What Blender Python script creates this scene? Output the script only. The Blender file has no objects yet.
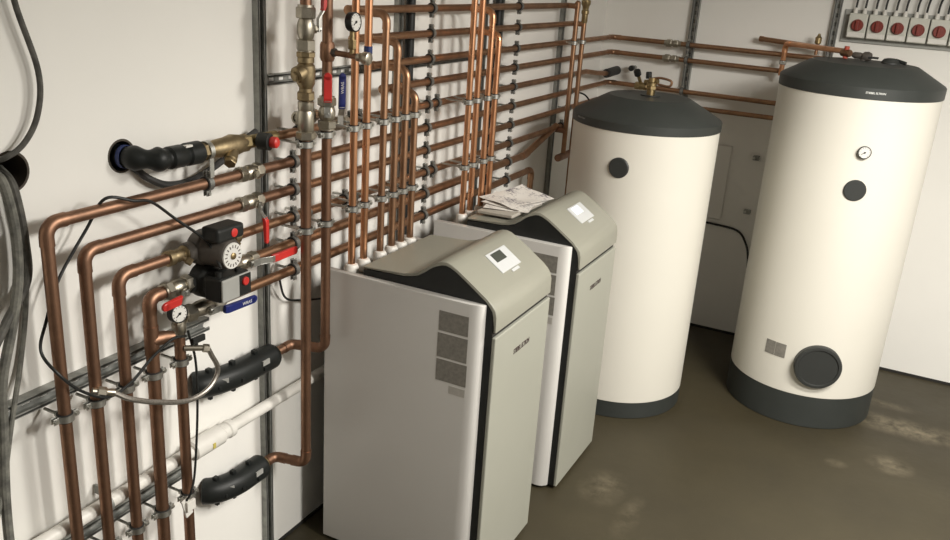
import bpy, bmesh, math, random
from mathutils import Vector, Matrix
random.seed(7)
S = bpy.context.scene
COL = S.collection
PI = math.pi
V = Vector

# ------------------------------------------------------------------ materials
def newmat(name):
    m = bpy.data.materials.new(name); m.use_nodes = True
    nt = m.node_tree; b = nt.nodes['Principled BSDF']
    return m, nt, b
def ramp(nt, fac, c0, c1, p0=.3, p1=.7):
    r = nt.nodes.new('ShaderNodeValToRGB')
    r.color_ramp.elements[0].position = p0; r.color_ramp.elements[1].position = p1
    r.color_ramp.elements[0].color = (*c0, 1); r.color_ramp.elements[1].color = (*c1, 1)
    nt.links.new(fac, r.inputs[0]); return r.outputs[0]
def noise(nt, scale, detail=4, rough=.6, coord='Object', stretch=None):
    tc = nt.nodes.new('ShaderNodeTexCoord'); n = nt.nodes.new('ShaderNodeTexNoise')
    n.inputs['Scale'].default_value = scale; n.inputs['Detail'].default_value = detail; n.inputs['Roughness'].default_value = rough
    src = tc.outputs[coord]
    if stretch:
        mp = nt.nodes.new('ShaderNodeMapping'); mp.inputs['Scale'].default_value = stretch
        nt.links.new(src, mp.inputs[0]); src = mp.outputs[0]
    nt.links.new(src, n.inputs['Vector']); return n.outputs[0]
def mat(name, c, c2=None, rough=.5, metal=0, scale=12, bump=0, bscale=60, rough2=None, coat=0, spec=.5):
    m, nt, b = newmat(name)
    b.inputs['Base Color'].default_value = (*c, 1); b.inputs['Roughness'].default_value = rough
    b.inputs['Metallic'].default_value = metal; b.inputs['Coat Weight'].default_value = coat
    b.inputs['Specular IOR Level'].default_value = spec
    n = noise(nt, scale)
    c2 = c2 or tuple(x * .93 for x in c)
    nt.links.new(ramp(nt, n, c, c2), b.inputs['Base Color'])
    if rough2 is not None:
        mr = nt.nodes.new('ShaderNodeMapRange'); mr.inputs[3].default_value = rough; mr.inputs[4].default_value = rough2
        mr.inputs[1].default_value = .3; mr.inputs[2].default_value = .7
        nt.links.new(n, mr.inputs[0]); nt.links.new(mr.outputs[0], b.inputs['Roughness'])
    if bump:
        bp = nt.nodes.new('ShaderNodeBump'); bp.inputs['Strength'].default_value = bump; bp.inputs['Distance'].default_value = .002
        nt.links.new(noise(nt, bscale), bp.inputs['Height']); nt.links.new(bp.outputs[0], b.inputs['Normal'])
    return m
M = {}
M['copper'] = mat('copper_brown', (.45, .262, .155), (.30, .178, .11), .38, 1, 14, rough2=.5)
M['copper_old'] = mat('copper_tarnished', (.35, .20, .13), (.225, .132, .088), .44, 1, 11, rough2=.55)
M['copper_bright'] = mat('copper_bright', (.78, .41, .23), (.62, .32, .175), .26, 1, 9, rough2=.38)
M['brass'] = mat('brass', (.46, .36, .19), (.28, .21, .11), .35, 1, 30, rough2=.5)
M['nickel'] = mat('nickel_plated', (.52, .48, .40), (.36, .33, .27), .3, 1, 30, rough2=.45)
M['steel'] = mat('zinc_steel', (.62, .62, .58), (.44, .44, .42), .35, 1, 40, rough2=.5)
M['galv'] = mat('galvanised_rail', (.38, .385, .36), (.25, .255, .24), .5, .55, 25, rough2=.65)
M['rubber'] = mat('black_rubber', (.022, .022, .021), (.035, .034, .032), .65)
M['black'] = mat('black_plastic', (.012, .013, .012), (.02, .021, .02), .45, spec=.35, scale=8)
M['insul'] = mat('black_insulation', (.009, .0105, .010), (.015, .017, .016), .45, spec=.3, scale=16, bump=.3, bscale=40)
M['darkcast'] = mat('dark_cast_pump', (.12, .105, .09), (.075, .066, .057), .5, .2, 20)
M['white_pl'] = mat('white_plastic', (.78, .76, .71), (.70, .68, .63), .4)
M['red'] = mat('red_plastic', (.62, .035, .028), (.50, .03, .025), .4)
M['darkred'] = mat('dark_red_knob', (.24, .03, .018), (.18, .024, .015), .4)
M['blue'] = mat('blue_plastic', (.012, .022, .16), (.01, .018, .12), .38)
M['bluetape'] = mat('blue_tape', (.014, .03, .13), None, .5)
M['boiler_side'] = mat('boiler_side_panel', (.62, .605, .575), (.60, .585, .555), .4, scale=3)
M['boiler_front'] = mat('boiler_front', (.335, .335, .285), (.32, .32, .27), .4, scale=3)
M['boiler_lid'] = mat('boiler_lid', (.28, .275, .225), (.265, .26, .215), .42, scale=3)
M['tank'] = mat('tank_cream', (.72, .695, .62), (.70, .675, .60), .42, scale=2)
M['tankdark'] = mat('tank_anthracite', (.036, .040, .037), (.030, .034, .031), .5, scale=7)
M['plug'] = mat('plug_black', (.03, .032, .03), None, .5)
M['dial'] = mat('dial_white', (.72, .71, .67), None, .4)
M['grey'] = mat('grey_plastic', (.36, .36, .34), (.33, .33, .31), .45)
M['boxgrey'] = mat('switch_box_grey', (.60, .60, .53), (.56, .56, .50), .45)
M['plate'] = mat('backing_plate', (.33, .335, .31), (.30, .30, .28), .55)
M['screen'] = mat('screen_dark', (.06, .065, .055), None, .25)
M['sticker'] = mat('sticker_grey', (.25, .235, .205), (.17, .16, .14), .5, scale=70)
M['sticker2'] = mat('sticker_faint', (.47, .45, .41), (.40, .38, .345), .5, scale=120)
M['ink'] = mat('ink_dark', (.05, .03, .028), None, .6)
M['whiteink'] = mat('ink_white', (.72, .73, .70), None, .5)
M['board'] = mat('grey_card', (.47, .44, .38), (.43, .40, .35), .6)
M['hose'] = mat('dirty_hose', (.21, .205, .175), (.055, .055, .048), .75, scale=28)
M['hose_dark'] = mat('dark_hose', (.04, .038, .033), (.11, .105, .09), .7, scale=28)
M['brass_old'] = mat('brass_tarnished', (.36, .285, .17), (.22, .17, .10), .45, 1, 30, rough2=.6)
M['display'] = mat('display_white', (.56, .57, .57), None, .35)
M['valve_red'] = mat('valve_red', (.40, .07, .04), None, .5)
M['clampdark'] = mat('clamp_dark', (.27, .27, .25), (.15, .15, .14), .45, .6, 40)
M['braid'] = mat('braided_steel', (.44, .41, .37), (.26, .24, .215), .42, .9, 140)
M['joint'] = mat('dark_joint', (.02, .018, .015), None, .8)
M['sleeve'] = mat('hole_shade_tone', (.07, .055, .04), (.045, .036, .028), .75, scale=20)  # dark tone stands in for the shade inside the wall holes
# display that is lit
m, nt, b = newmat('screen_lit'); b.inputs['Base Color'].default_value = (.7, .74, .75, 1)
b.inputs['Emission Color'].default_value = (.85, .95, 1, 1); b.inputs['Emission Strength'].default_value = .55; M['screen_lit'] = m
# paper with print
m, nt, b = newmat('printed_paper'); b.inputs['Roughness'].default_value = .75
n1 = noise(nt, 46, 3, .7, stretch=(1, 2.4, 1)); n2 = noise(nt, 9, 2)
mx = nt.nodes.new('ShaderNodeMath'); mx.operation = 'MULTIPLY'; nt.links.new(n1, mx.inputs[0]); nt.links.new(n2, mx.inputs[1])
nt.links.new(ramp(nt, mx.outputs[0], (.80, .77, .72), (.17, .15, .18), .27, .36), b.inputs['Base Color']); M['paper'] = m
# wall plaster
m, nt, b = newmat('white_plaster'); b.inputs['Roughness'].default_value = .8
n1 = noise(nt, 1.3, 5, .55); nt.links.new(ramp(nt, n1, (.86, .845, .80), (.82, .805, .76)), b.inputs['Base Color'])
bp = nt.nodes.new('ShaderNodeBump'); bp.inputs['Strength'].default_value = .12; bp.inputs['Distance'].default_value = .004
nt.links.new(noise(nt, 35, 5), bp.inputs['Height']); nt.links.new(bp.outputs[0], b.inputs['Normal']); M['wall'] = m
# floor: damp brown screed with a few dusty patches of their own shape
m, nt, b = newmat('damp_screed')
base = ramp(nt, noise(nt, 1.6, 6, .6), (.046, .037, .018), (.032, .0255, .0125), .3, .72)
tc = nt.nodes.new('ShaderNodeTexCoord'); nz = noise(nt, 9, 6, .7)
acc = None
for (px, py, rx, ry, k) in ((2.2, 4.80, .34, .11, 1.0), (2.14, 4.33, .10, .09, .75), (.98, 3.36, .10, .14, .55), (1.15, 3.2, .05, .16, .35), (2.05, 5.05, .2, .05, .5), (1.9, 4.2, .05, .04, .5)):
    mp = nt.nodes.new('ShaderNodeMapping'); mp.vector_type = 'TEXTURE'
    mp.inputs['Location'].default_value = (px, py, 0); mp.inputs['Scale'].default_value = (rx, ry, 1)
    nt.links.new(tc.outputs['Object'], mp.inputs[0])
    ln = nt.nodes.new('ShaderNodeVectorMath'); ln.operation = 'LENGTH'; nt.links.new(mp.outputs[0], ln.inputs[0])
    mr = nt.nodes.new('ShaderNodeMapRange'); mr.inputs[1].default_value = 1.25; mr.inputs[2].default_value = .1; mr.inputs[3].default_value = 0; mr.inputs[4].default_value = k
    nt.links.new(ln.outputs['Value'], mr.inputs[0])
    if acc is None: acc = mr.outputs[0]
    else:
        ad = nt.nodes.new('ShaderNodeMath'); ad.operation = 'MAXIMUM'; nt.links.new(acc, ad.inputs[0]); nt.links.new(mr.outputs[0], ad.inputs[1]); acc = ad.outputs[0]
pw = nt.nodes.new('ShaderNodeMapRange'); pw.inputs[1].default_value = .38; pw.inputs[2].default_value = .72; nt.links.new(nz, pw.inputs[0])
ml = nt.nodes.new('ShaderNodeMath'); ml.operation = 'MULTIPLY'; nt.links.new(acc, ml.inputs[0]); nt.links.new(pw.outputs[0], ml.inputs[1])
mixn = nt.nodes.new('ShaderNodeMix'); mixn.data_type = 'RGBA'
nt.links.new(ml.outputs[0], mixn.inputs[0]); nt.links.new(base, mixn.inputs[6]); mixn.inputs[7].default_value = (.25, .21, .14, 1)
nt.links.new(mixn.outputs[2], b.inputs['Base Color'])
mr = nt.nodes.new('ShaderNodeMapRange'); mr.inputs[3].default_value = .42; mr.inputs[4].default_value = .75; nt.links.new(noise(nt, 2.2, 4), mr.inputs[0])
nt.links.new(mr.outputs[0], b.inputs['Roughness'])
bp = nt.nodes.new('ShaderNodeBump'); bp.inputs['Strength'].default_value = .25; bp.inputs['Distance'].default_value = .004
nt.links.new(noise(nt, 28, 6), bp.inputs['Height']); nt.links.new(bp.outputs[0], b.inputs['Normal']); M['floor'] = m
M['greywall'] = mat('grey_blockwork', (.26, .25, .235), (.22, .21, .2), .85, scale=5)
M['ceiling'] = mat('ceiling_white', (.78, .77, .74), None, .9, scale=3)

# ------------------------------------------------------------------ mesh helpers
def frame(d):
    d = V(d).normalized(); a = V((0, 0, 1)) if abs(d.z) < .9 else V((1, 0, 0))
    u = a.cross(d).normalized(); return u, d.cross(u).normalized(), d
class MB:
    def __init__(s): s.bm = bmesh.new()
    def box(s, lo, hi, bev=0, mtx=None, seg=2):
        c = [(a + b_) / 2 for a, b_ in zip(lo, hi)]; d = [abs(b_ - a) for a, b_ in zip(lo, hi)]
        r = bmesh.ops.create_cube(s.bm, size=1); vs = r['verts']
        for v in vs: v.co = V((v.co.x * d[0] + c[0], v.co.y * d[1] + c[1], v.co.z * d[2] + c[2]))
        if bev:
            es = list({e for v in vs for e in v.link_edges})
            r = bmesh.ops.bevel(s.bm, geom=es, offset=bev, segments=seg, affect='EDGES', profile=.5)
            vs = list({v for f in r['faces'] for v in f.verts} | {v for v in vs if v.is_valid})
        if mtx: bmesh.ops.transform(s.bm, matrix=mtx, verts=vs)
        return s
    def lathe(s, prof, o=(0, 0, 0), d=(0, 0, 1), n=24, rot=0, smooth=True):
        """prof: list of (r, h) along axis d from o; closed with caps when r=0 is not given"""
        u, w, d = frame(d); o = V(o); rings = []
        pr = list(prof)
        if pr[0][0] > 1e-6: pr = [(0, pr[0][1])] + pr
        if pr[-1][0] > 1e-6: pr = pr + [(0, pr[-1][1])]
        for r, h in pr:
            if r < 1e-6: rings.append([s.bm.verts.new(o + d * h)])
            else: rings.append([s.bm.verts.new(o + d * h + (u * math.cos(rot + 2 * PI * k / n) + w * math.sin(rot + 2 * PI * k / n)) * r) for k in range(n)])
        for a, b_ in zip(rings, rings[1:]):
            for k in range(n):
                k2 = (k + 1) % n
                if len(a) == 1 and len(b_) == 1: continue
                if len(a) == 1: f = s.bm.faces.new((a[0], b_[k2], b_[k]))
                elif len(b_) == 1: f = s.bm.faces.new((a[k], a[k2], b_[0]))
                else: f = s.bm.faces.new((a[k], a[k2], b_[k2], b_[k]))
                f.smooth = smooth
        return s
    def cyl(s, a, b_, r, n=20, ch=0):
        a = V(a); b_ = V(b_); L = (b_ - a).length
        if ch: return s.lathe([(r - ch, 0), (r, ch), (r, L - ch), (r - ch, L)], a, b_ - a, n)
        return s.lathe([(r, 0), (r, L)], a, b_ - a, n)
    def hexnut(s, a, b_, r, n=6, rot=.2):
        a = V(a); b_ = V(b_); L = (b_ - a).length; c = min(.003, L * .2)
        return s.lathe([(r * .9, 0), (r, c), (r, L - c), (r * .9, L)], a, b_ - a, n, rot, smooth=False)
    def ring(s, o, d, r0, r1, h, n=28):
        """hollow ring, axis d, centred at o"""
        u, w, d = frame(d); o = V(o); R = []
        for r, t in ((r0, -h / 2), (r1, -h / 2), (r1, h / 2), (r0, h / 2)):
            R.append([s.bm.verts.new(o + d * t + (u * math.cos(2 * PI * k / n) + w * math.sin(2 * PI * k / n)) * r) for k in range(n)])
        for i in range(4):
            a, b_ = R[i], R[(i + 1) % 4]
            for k in range(n):
                f = s.bm.faces.new((a[k], a[(k + 1) % n], b_[(k + 1) % n], b_[k])); f.smooth = True
        return s
    def tube(s, pts, r, n=14, cap=True):
        pts = [V(p) for p in pts]; rr = r if isinstance(r, (list, tuple)) else [r] * len(pts)
        T = []
        for i in range(len(pts)):
            T.append((pts[min(i + 1, len(pts) - 1)] - pts[max(i - 1, 0)]).normalized())
        u, w, _ = frame(T[0]); R = []
        for i, p in enumerate(pts):
            t = T[i]; u = (u - t * u.dot(t)).normalized(); w = t.cross(u)
            R.append([s.bm.verts.new(p + (u * math.cos(2 * PI * k / n) + w * math.sin(2 * PI * k / n)) * rr[i]) for k in range(n)])
        for a, b_ in zip(R, R[1:]):
            for k in range(n):
                f = s.bm.faces.new((a[k], a[(k + 1) % n], b_[(k + 1) % n], b_[k])); f.smooth = True
        if cap:
            s.bm.faces.new(R[0][::-1]); s.bm.faces.new(R[-1])
        return s
    def prism(s, poly, o, ax, ay, d0, d1, bev=0):
        """polygon (a,b) in axes ax, ay, extruded along ax x ay from d0 to d1"""
        ax = V(ax); ay = V(ay); n = ax.cross(ay); o = V(o)
        A = [s.bm.verts.new(o + ax * p[0] + ay * p[1] + n * d0) for p in poly]
        B = [s.bm.verts.new(o + ax * p[0] + ay * p[1] + n * d1) for p in poly]
        fs = [s.bm.faces.new(A[::-1]), s.bm.faces.new(B)]
        k = len(poly)
        for i in range(k): fs.append(s.bm.faces.new((A[i], A[(i + 1) % k], B[(i + 1) % k], B[i])))
        if bev:
            es = list({e for f in fs[:2] for e in f.edges})
            bmesh.ops.bevel(s.bm, geom=es, offset=bev, segments=2, affect='EDGES', profile=.5)
        return s
    def data(s, name, m, auto=None):
        bmesh.ops.recalc_face_normals(s.bm, faces=s.bm.faces)
        me = bpy.data.meshes.new(name); 
        if auto:
            for f in s.bm.faces: f.smooth = True
            for e in s.bm.edges:
                if len(e.link_faces) == 2 and e.calc_face_angle(0) > auto: e.smooth = False
        else:
            for e in s.bm.edges:
                if len(e.link_faces) == 2 and e.calc_face_angle(0) > .6: e.smooth = False
        s.bm.to_mesh(me); s.bm.free(); me.materials.append(M[m] if isinstance(m, str) else m); return me
    def build(s, name, m, parent=None, auto=None): return link(name, s.data(name, m, auto), parent)
def link(name, me, parent=None):
    o = bpy.data.objects.new(name, me); COL.objects.link(o)
    if parent: o.parent = parent
    return o
def tag(o, label, cat, group=None, kind=None):
    o['label'] = label; o['category'] = cat
    if group: o['group'] = group
    if kind: o['kind'] = kind
    return o
def thing(name, label, cat, loc=(0, 0, 0), group=None):
    o = bpy.data.objects.new(name, None); COL.objects.link(o); o.location = loc; o.empty_display_size = .05
    return tag(o, label, cat, group)
def struct(o): o['kind'] = 'structure'; return o
def fillet(pts, rad, n=7):
    """round the corners; returns points and, per corner, the arc with straight leads"""
    pts = [V(p) for p in pts]; out = [pts[0]]; arcs = []
    for i in range(1, len(pts) - 1):
        a = (pts[i - 1] - pts[i]); b_ = (pts[i + 1] - pts[i]); la, lb = a.length, b_.length; a.normalize(); b_.normalize()
        ang = a.angle(b_); t = min(rad / math.tan(ang / 2), la * .49, lb * .49); rr = t * math.tan(ang / 2)
        c = pts[i] + (a + b_).normalized() * (rr / math.sin(ang / 2))
        p0 = pts[i] + a * t; p1 = pts[i] + b_ * t; v0 = p0 - c; v1 = p1 - c; arc = []
        tot = v0.angle(v1)
        for k in range(n + 1):
            f = k / n
            q = (v0 * math.sin((1 - f) * tot) + v1 * math.sin(f * tot)) / math.sin(tot); arc.append(c + q)
        out += arc; ld = min(.022, la * .3, lb * .3)
        arcs.append([p0 + a * ld] + arc + [p1 + b_ * ld])
    out.append(pts[-1]); return out, arcs
def smooth(pts, n=8):
    P = [V(p) for p in pts]; P = [P[0] * 2 - P[1]] + P + [P[-1] * 2 - P[-2]]; out = []
    for i in range(1, len(P) - 2):
        for k in range(n):
            t = k / n; a, b_, c, d = P[i - 1:i + 3]
            out.append(.5 * ((2 * b_) + (c - a) * t + (2 * a - 5 * b_ + 4 * c - d) * t * t + (3 * b_ - a - 3 * c + d) * t ** 3))
    out.append(P[-2]); return out
def pipe(label, pts, r, m='copper', rad=.034, group='copper pipes', name='copper_pipe', elbows=True, cap0=False):
    path, arcs = fillet(pts, rad)
    o = MB().tube(path, r, 16).build(name, m); tag(o, label, 'pipe', group)
    if elbows:
        for a in arcs:
            if (a[0] - a[len(a) // 2]).cross(a[-1] - a[len(a) // 2]).length < 1e-7: continue
            MB().tube(a, [r + .0022, r + .0016] + [r + .0016] * (len(a) - 4) + [r + .0016, r + .0022], 16).build('elbow', m, o)
    if cap0:
        d = (V(pts[1]) - V(pts[0])).normalized(); p = V(pts[0])
        MB().lathe([(r * .6, -.004), (r + .002, 0), (r + .002, .022)], p, d, 16).build('end_cap', m, o)
    return o
def cable(name, label, pts, r, m, cat='cable', group=None, n=8):
    o = MB().tube(smooth(pts, n), r, 10).build(name, m); return tag(o, label, cat, group)
def text_mesh(txt, size, m, name='lettering', parent=None, mtx=None, wrap=None, depth=.0006, bold=0):
    cu = bpy.data.curves.new('txt', 'FONT'); cu.body = txt; cu.size = size; cu.align_x = 'CENTER'; cu.align_y = 'CENTER'; cu.extrude = depth / 2; cu.offset = bold
    t = bpy.data.objects.new('txt', cu); COL.objects.link(t); bpy.context.view_layer.update()
    me = bpy.data.meshes.new_from_object(t.evaluated_get(bpy.context.evaluated_depsgraph_get()))
    bpy.data.objects.remove(t); me.name = name; me.materials.clear(); me.materials.append(M[m])
    if wrap:
        (cx, cy, rr, a0, z0) = wrap
        for v in me.vertices:
            a = a0 + v.co.x / rr; q = rr + v.co.z
            v.co = V((cx + q * math.cos(a), cy + q * math.sin(a), z0 + v.co.y))
    elif mtx: me.transform(mtx)
    return link(name, me, parent)
ORD = ['top', 'second', 'third', 'fourth', 'fifth', 'sixth', 'seventh', 'eighth', 'ninth', 'bottom']

# ------------------------------------------------------------------ the setting
YB = 5.566; ZC = 2.75; XR = 4.2; YF = -1.3
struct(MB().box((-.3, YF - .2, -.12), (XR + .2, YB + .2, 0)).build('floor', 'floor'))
struct(MB().box((-.3, YF - .2, ZC), (XR + .2, YB + .2, ZC + .15)).build('ceiling', 'ceiling'))
wl = MB().box((-.3, YF, 0), (0, YB, ZC)).build('wall_left', 'wall'); struct(wl)
HOLES = [(1.650, 1.652, .047), (1.318, 1.665, .052)]
for (y, z, r) in HOLES:
    c = MB().cyl((-.25, y, z), (.05, y, z), r, 32).build('cut', 'wall')
    md = wl.modifiers.new('hole', 'BOOLEAN'); md.object = c; md.operation = 'DIFFERENCE'; md.solver = 'EXACT'
    bpy.context.view_layer.update()
    me = bpy.data.meshes.new_from_object(wl.evaluated_get(bpy.context.evaluated_depsgraph_get()))
    wl.modifiers.clear(); wl.data = me; bpy.data.objects.remove(c)
for (y, z, r), lb in zip(HOLES, ('dark core hole in the white wall around the black pipe elbow', 'dark open core hole in the white wall behind the hanging hoses')):
    w = MB(); w.ring((-.122, y, z), (1, 0, 0), r - .006, r, .244); w.cyl((-.245, y, z), (-.24, y, z), r - .007, 28)
    tag(w.build('dark_hole_liner', 'sleeve'), lb, 'wall hole')  # added liner, coloured dark to give the holes their shade
struct(MB().box((-.3, YB, 0), (XR, YB + .2, ZC)).build('wall_back', 'wall'))
struct(MB().box((XR, YF, 0), (XR + .2, YB + .2, ZC)).build('wall_right', 'greywall'))
struct(MB().box((-.3, YF - .2, 0), (XR, YF, ZC)).build('wall_front', 'greywall'))
struct(MB().box((0, YB - .006, 0), (XR, YB, .016)).build('baseboard_back', 'joint'))
struct(MB().box((0, YF, 0), (.006, YB, .012)).build('baseboard_left', 'joint'))

# ------------------------------------------------------------------ strut rails
def strut(name, label, a, b_, w, dep, out, slot=.05, group='mounting rails'):
    """slotted C-channel from a to b (on the wall), width w, depth dep along out"""
    a = V(a); b_ = V(b_); out = V(out); L = (b_ - a).length; d = (b_ - a).normalized(); s = d.cross(out)
    mt = Matrix((( *d, 0), (*s, 0), (*out, 0), (0, 0, 0, 1))).transposed(); mt.translation = a
    m_ = MB(); t = .003
    m_.box((0, -w / 2, 0), (L, -w / 2 + t, dep), mtx=mt); m_.box((0, w / 2 - t, 0), (L, w / 2, dep), mtx=mt)
    m_.box((0, -w / 2 + t, dep - .008), (L, -w / 2 + t + .004, dep), mtx=mt); m_.box((0, w / 2 - t - .004, dep - .008), (L, w / 2 - t, dep), mtx=mt)
    m_.box((0, -w / 2 + t, dep - t), (L, -w * .24, dep), mtx=mt); m_.box((0, w * .24, dep - t), (L, w / 2 - t, dep), mtx=mt)
    m_.box((0, -w / 2 + t, 0), (L, -w * .2, t), mtx=mt); m_.box((0, w * .2, 0), (L, w / 2 - t, t), mtx=mt)
    if slot:
        x = 0
        while x < L - .02:
            m_.box((x, -w * .2, 0), (x + slot * .45, w * .2, t), mtx=mt); x += slot
    return tag(m_.build(name, 'galv'), label, 'rail', group)
strut('mounting_rail', 'grey vertical steel rail on the left wall, leftmost, behind the pumps', (.001, 2.206, .005), (.001, 2.206, ZC - .003), .040, .022, (1, 0, 0))
strut('mounting_rail', 'grey vertical steel rail behind the pipes feeding the near boiler', (.001, 3.03, .005), (.001, 3.03, ZC - .003), .036, .022, (1, 0, 0))
strut('mounting_rail', 'grey vertical steel rail behind the pipes feeding the far boiler', (.001, 3.79, .005), (.001, 3.79, ZC - .003), .036, .022, (1, 0, 0))
strut('mounting_rail', 'grey vertical steel rail right of the risers at the far boiler', (.001, 3.962, .005), (.001, 3.962, ZC - .003), .036, .022, (1, 0, 0))
strut('mounting_rail', 'grey vertical steel rail on the left wall nearest the room corner', (.001, 4.785, .005), (.001, 4.785, ZC - .003), .036, .022, (1, 0, 0))
strut('mounting_rail', 'slotted horizontal steel rail high on the left wall behind the valves', (.001, 2.235, 1.81), (.001, 3.01, 1.81), .034, .02, (1, 0, 0))
strut('mounting_rail', 'slotted horizontal steel rail high on the wall between both boilers', (.001, 3.05, 1.805), (.001, 3.77, 1.805), .034, .02, (1, 0, 0))
strut('mounting_rail', 'slotted horizontal rail low on left wall, upper of two behind the downpipes', (.001, .6, 1.062), (.001, 1.92, 1.072), .044, .03, (1, 0, 0))
strut('mounting_rail', 'slotted horizontal rail low on left wall, lower of two under the white pipe', (.001, .6, .60), (.001, 1.80, .60), .044, .03, (1, 0, 0))
strut('mounting_rail', 'slotted vertical steel rail on the back wall above the shorter tank', (.578, YB - .001, .005), (.578, YB - .001, ZC - .003), .044, .034, (0, -1, 0))
strut('mounting_rail', 'slotted vertical steel rail on the back wall left of the switch boxes', (1.385, YB - .001, .005), (1.385, YB - .001, ZC - .003), .04, .034, (0, -1, 0))

# ------------------------------------------------------------------ pipe clamps
_cl = {}
def clamp_mesh(r, rod, bm_='steel'):
    k = (round(r, 4), round(rod, 3), bm_)
    if k not in _cl:
        lin = MB().ring((0, 0, 0), (0, 1, 0), r + .0003, r + .0045, .023).data('lining', 'rubber')
        bd = MB().ring((0, 0, 0), (0, 1, 0), r + .0046, r + .0068, .018)
        for sg in (-1, 1):
            bd.box((-.007, -.009, sg * (r + .006)), (-.004, .009, sg * (r + .022)), .001); bd.box((.004, -.009, sg * (r + .006)), (.007, .009, sg * (r + .022)), .001)
        bd = bd.data('band', bm_)
        sc = MB(); 
        sc.cyl((-.011, 0, 0), (.012, 0, 0), .003, 8); sc.hexnut((.007, 0, 0), (.012, 0, 0), .0058)
        sc = sc.data('screw', 'steel')
        rd = MB().cyl((-r - .0068, 0, 0), (-rod, 0, 0), .0045, 10).hexnut((-r - .018, 0, 0), (-r - .007, 0, 0), .009).data('rod', 'steel')
        _cl[k] = (lin, bd, sc, rd)
    return _cl[k]
ROT = {'y': Matrix.Identity(4), 'z': Matrix.Rotation(PI / 2, 4, 'X'), 'x': Matrix.Rotation(-PI / 2, 4, 'Z')}
def clamp(p, axis, r, rod, label, group):
    lin, bd, sc, rd = clamp_mesh(r, rod, 'clampdark' if axis != 'z' else 'steel')
    o = link('pipe_clamp', bd); o.matrix_world = Matrix.Translation(p) @ ROT[axis]; tag(o, label, 'pipe clamp', group)
    link('rubber_lining', lin, o)
    for sg in (-1, 1):
        q = link('screw', sc, o); q.location = (0, 0, sg * (r + .015))
    if rod: link('threaded_rod', rd, o)
    return o

# ------------------------------------------------------------------ horizontal copper pipes on the left wall
XP = .09
ZR = [2.03, 1.932, 1.832, 1.74, 1.646, 1.55, 1.455, 1.36, 1.265, 1.17]
RH = .0145; RL = .0162
YW = 5.48
pipe('top horizontal copper pipe on the left wall, ending at the far riser', [(XP, 2.57, ZR[0]), (XP, 4.655, ZR[0])], RH, cap0=True)
pipe('second horizontal copper pipe from the top on the left wall, with capped left end', [(XP, 2.60, ZR[1]), (XP, 4.77, ZR[1])], RH, cap0=True)
pipe('third horizontal copper pipe from top, turning the corner behind the tall tank', [(XP, 2.72, ZR[2]), (XP, YW, ZR[2]), (1.45, YW, ZR[2] - .008)], RH, cap0=True)
pipe('fourth horizontal copper pipe from top, turning the corner to the tall tank riser', [(XP, 2.80, ZR[3]), (XP, YW, ZR[3]), (1.15, YW, ZR[3] - .008)], RH, cap0=True)
pipe('fifth horizontal copper pipe from the top, running from the brass strainer to black sleeve', [(XP, 2.10, ZR[4]), (XP, 5.05, ZR[4]), (.10, 5.22, ZR[4] - .02), (.11, 5.40, ZR[4] - .035)], RH, elbows=False)
pipe('outermost left copper downpipe with its elbow and horizontal run to the rail', [(XP, 1.33, .02), (XP, 1.33, ZR[5]), (XP, 2.3, ZR[5])], RL, 'copper_old')
pipe('sixth horizontal copper pipe from top along the left wall and around the corner', [(XP, 2.3, ZR[5]), (XP, YW, ZR[5]), (1.2, YW, ZR[5] - .008)], RH)
pipe('second copper downpipe from left with its elbow and horizontal run', [(XP, 1.43, .02), (XP, 1.43, ZR[6]), (XP, 2.3, ZR[6])], RL, 'copper_old')
pipe('seventh horizontal copper pipe from top, passing low behind the shorter tank', [(XP, 2.3, ZR[6]), (XP, YW, ZR[6]), (1.2, YW, ZR[6])], RH)
pipe('third copper downpipe from left, running into the round-dial pump', [(XP, 1.53, .02), (XP, 1.53, ZR[7]), (XP, 1.71, ZR[7])], RL, 'copper_old')
pipe('eighth horizontal copper pipe from top, leaving the round-dial pump to the far riser', [(XP, 1.97, ZR[7]), (XP, 4.77, ZR[7])], RH + .0005)
pipe('fourth copper downpipe from left, thick and ending at a red-handled valve', [(XP, 1.63, .02), (XP, 1.63, ZR[8]), (XP, 1.68, ZR[8])], .0185, 'copper_old')
pipe('ninth horizontal copper pipe from top, rising in a slant near the room corner', [(XP, 2.07, ZR[8]), (XP, 4.22, ZR[8]), (XP, 4.64, ZR[8] + .105)], RH + .0035, rad=.15)
p5 = pipe('fifth copper downpipe from left, under the small pressure gauge', [(XP, 1.735, .02), (XP, 1.735, ZR[9] - .035)], .0165, 'copper_old')
pipe('bottom horizontal copper pipe from the blue-handled valve, turning down behind the far boiler', [(XP, 1.92, ZR[9]), (XP, 4.33, ZR[9]), (XP, 4.33, .02)], RH + .002)

for i, z in enumerate(ZR):
    lab = f'black-lined clamp on the {ORD[i]} horizontal copper pipe, '
    if i > 4: clamp((XP, 2.27, z), 'y', RH + (.0005, .0035, .002)[i - 7], XP - .012, lab + 'column at the leftmost wall rail', 'clamps at the leftmost wall rail') if i in (7, 8, 9) else clamp((XP, 2.27, z), 'y', RL, XP - .012, lab + 'column at the leftmost wall rail', 'clamps at the leftmost wall rail')
    rr = RH + (.0005 if i == 7 else .0035 if i == 8 else .002 if i == 9 else 0)
    clamp((XP, 3.155, z), 'y', rr, XP - .003, lab + 'column between the two riser groups', 'clamps between the riser groups')
    clamp((XP, 4.005, z), 'y', rr, XP - .003, lab + 'column right of the far boiler risers', 'clamps right of the far boiler risers')
    if i in (2, 4, 5, 6, 7): clamp((XP, 4.72 if i in (7,) else 4.80, z), 'y', rr, XP - .03, lab + 'column nearest the room corner' if i != 7 else lab + 'nearest the room corner', 'clamps nearest the room corner')
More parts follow.
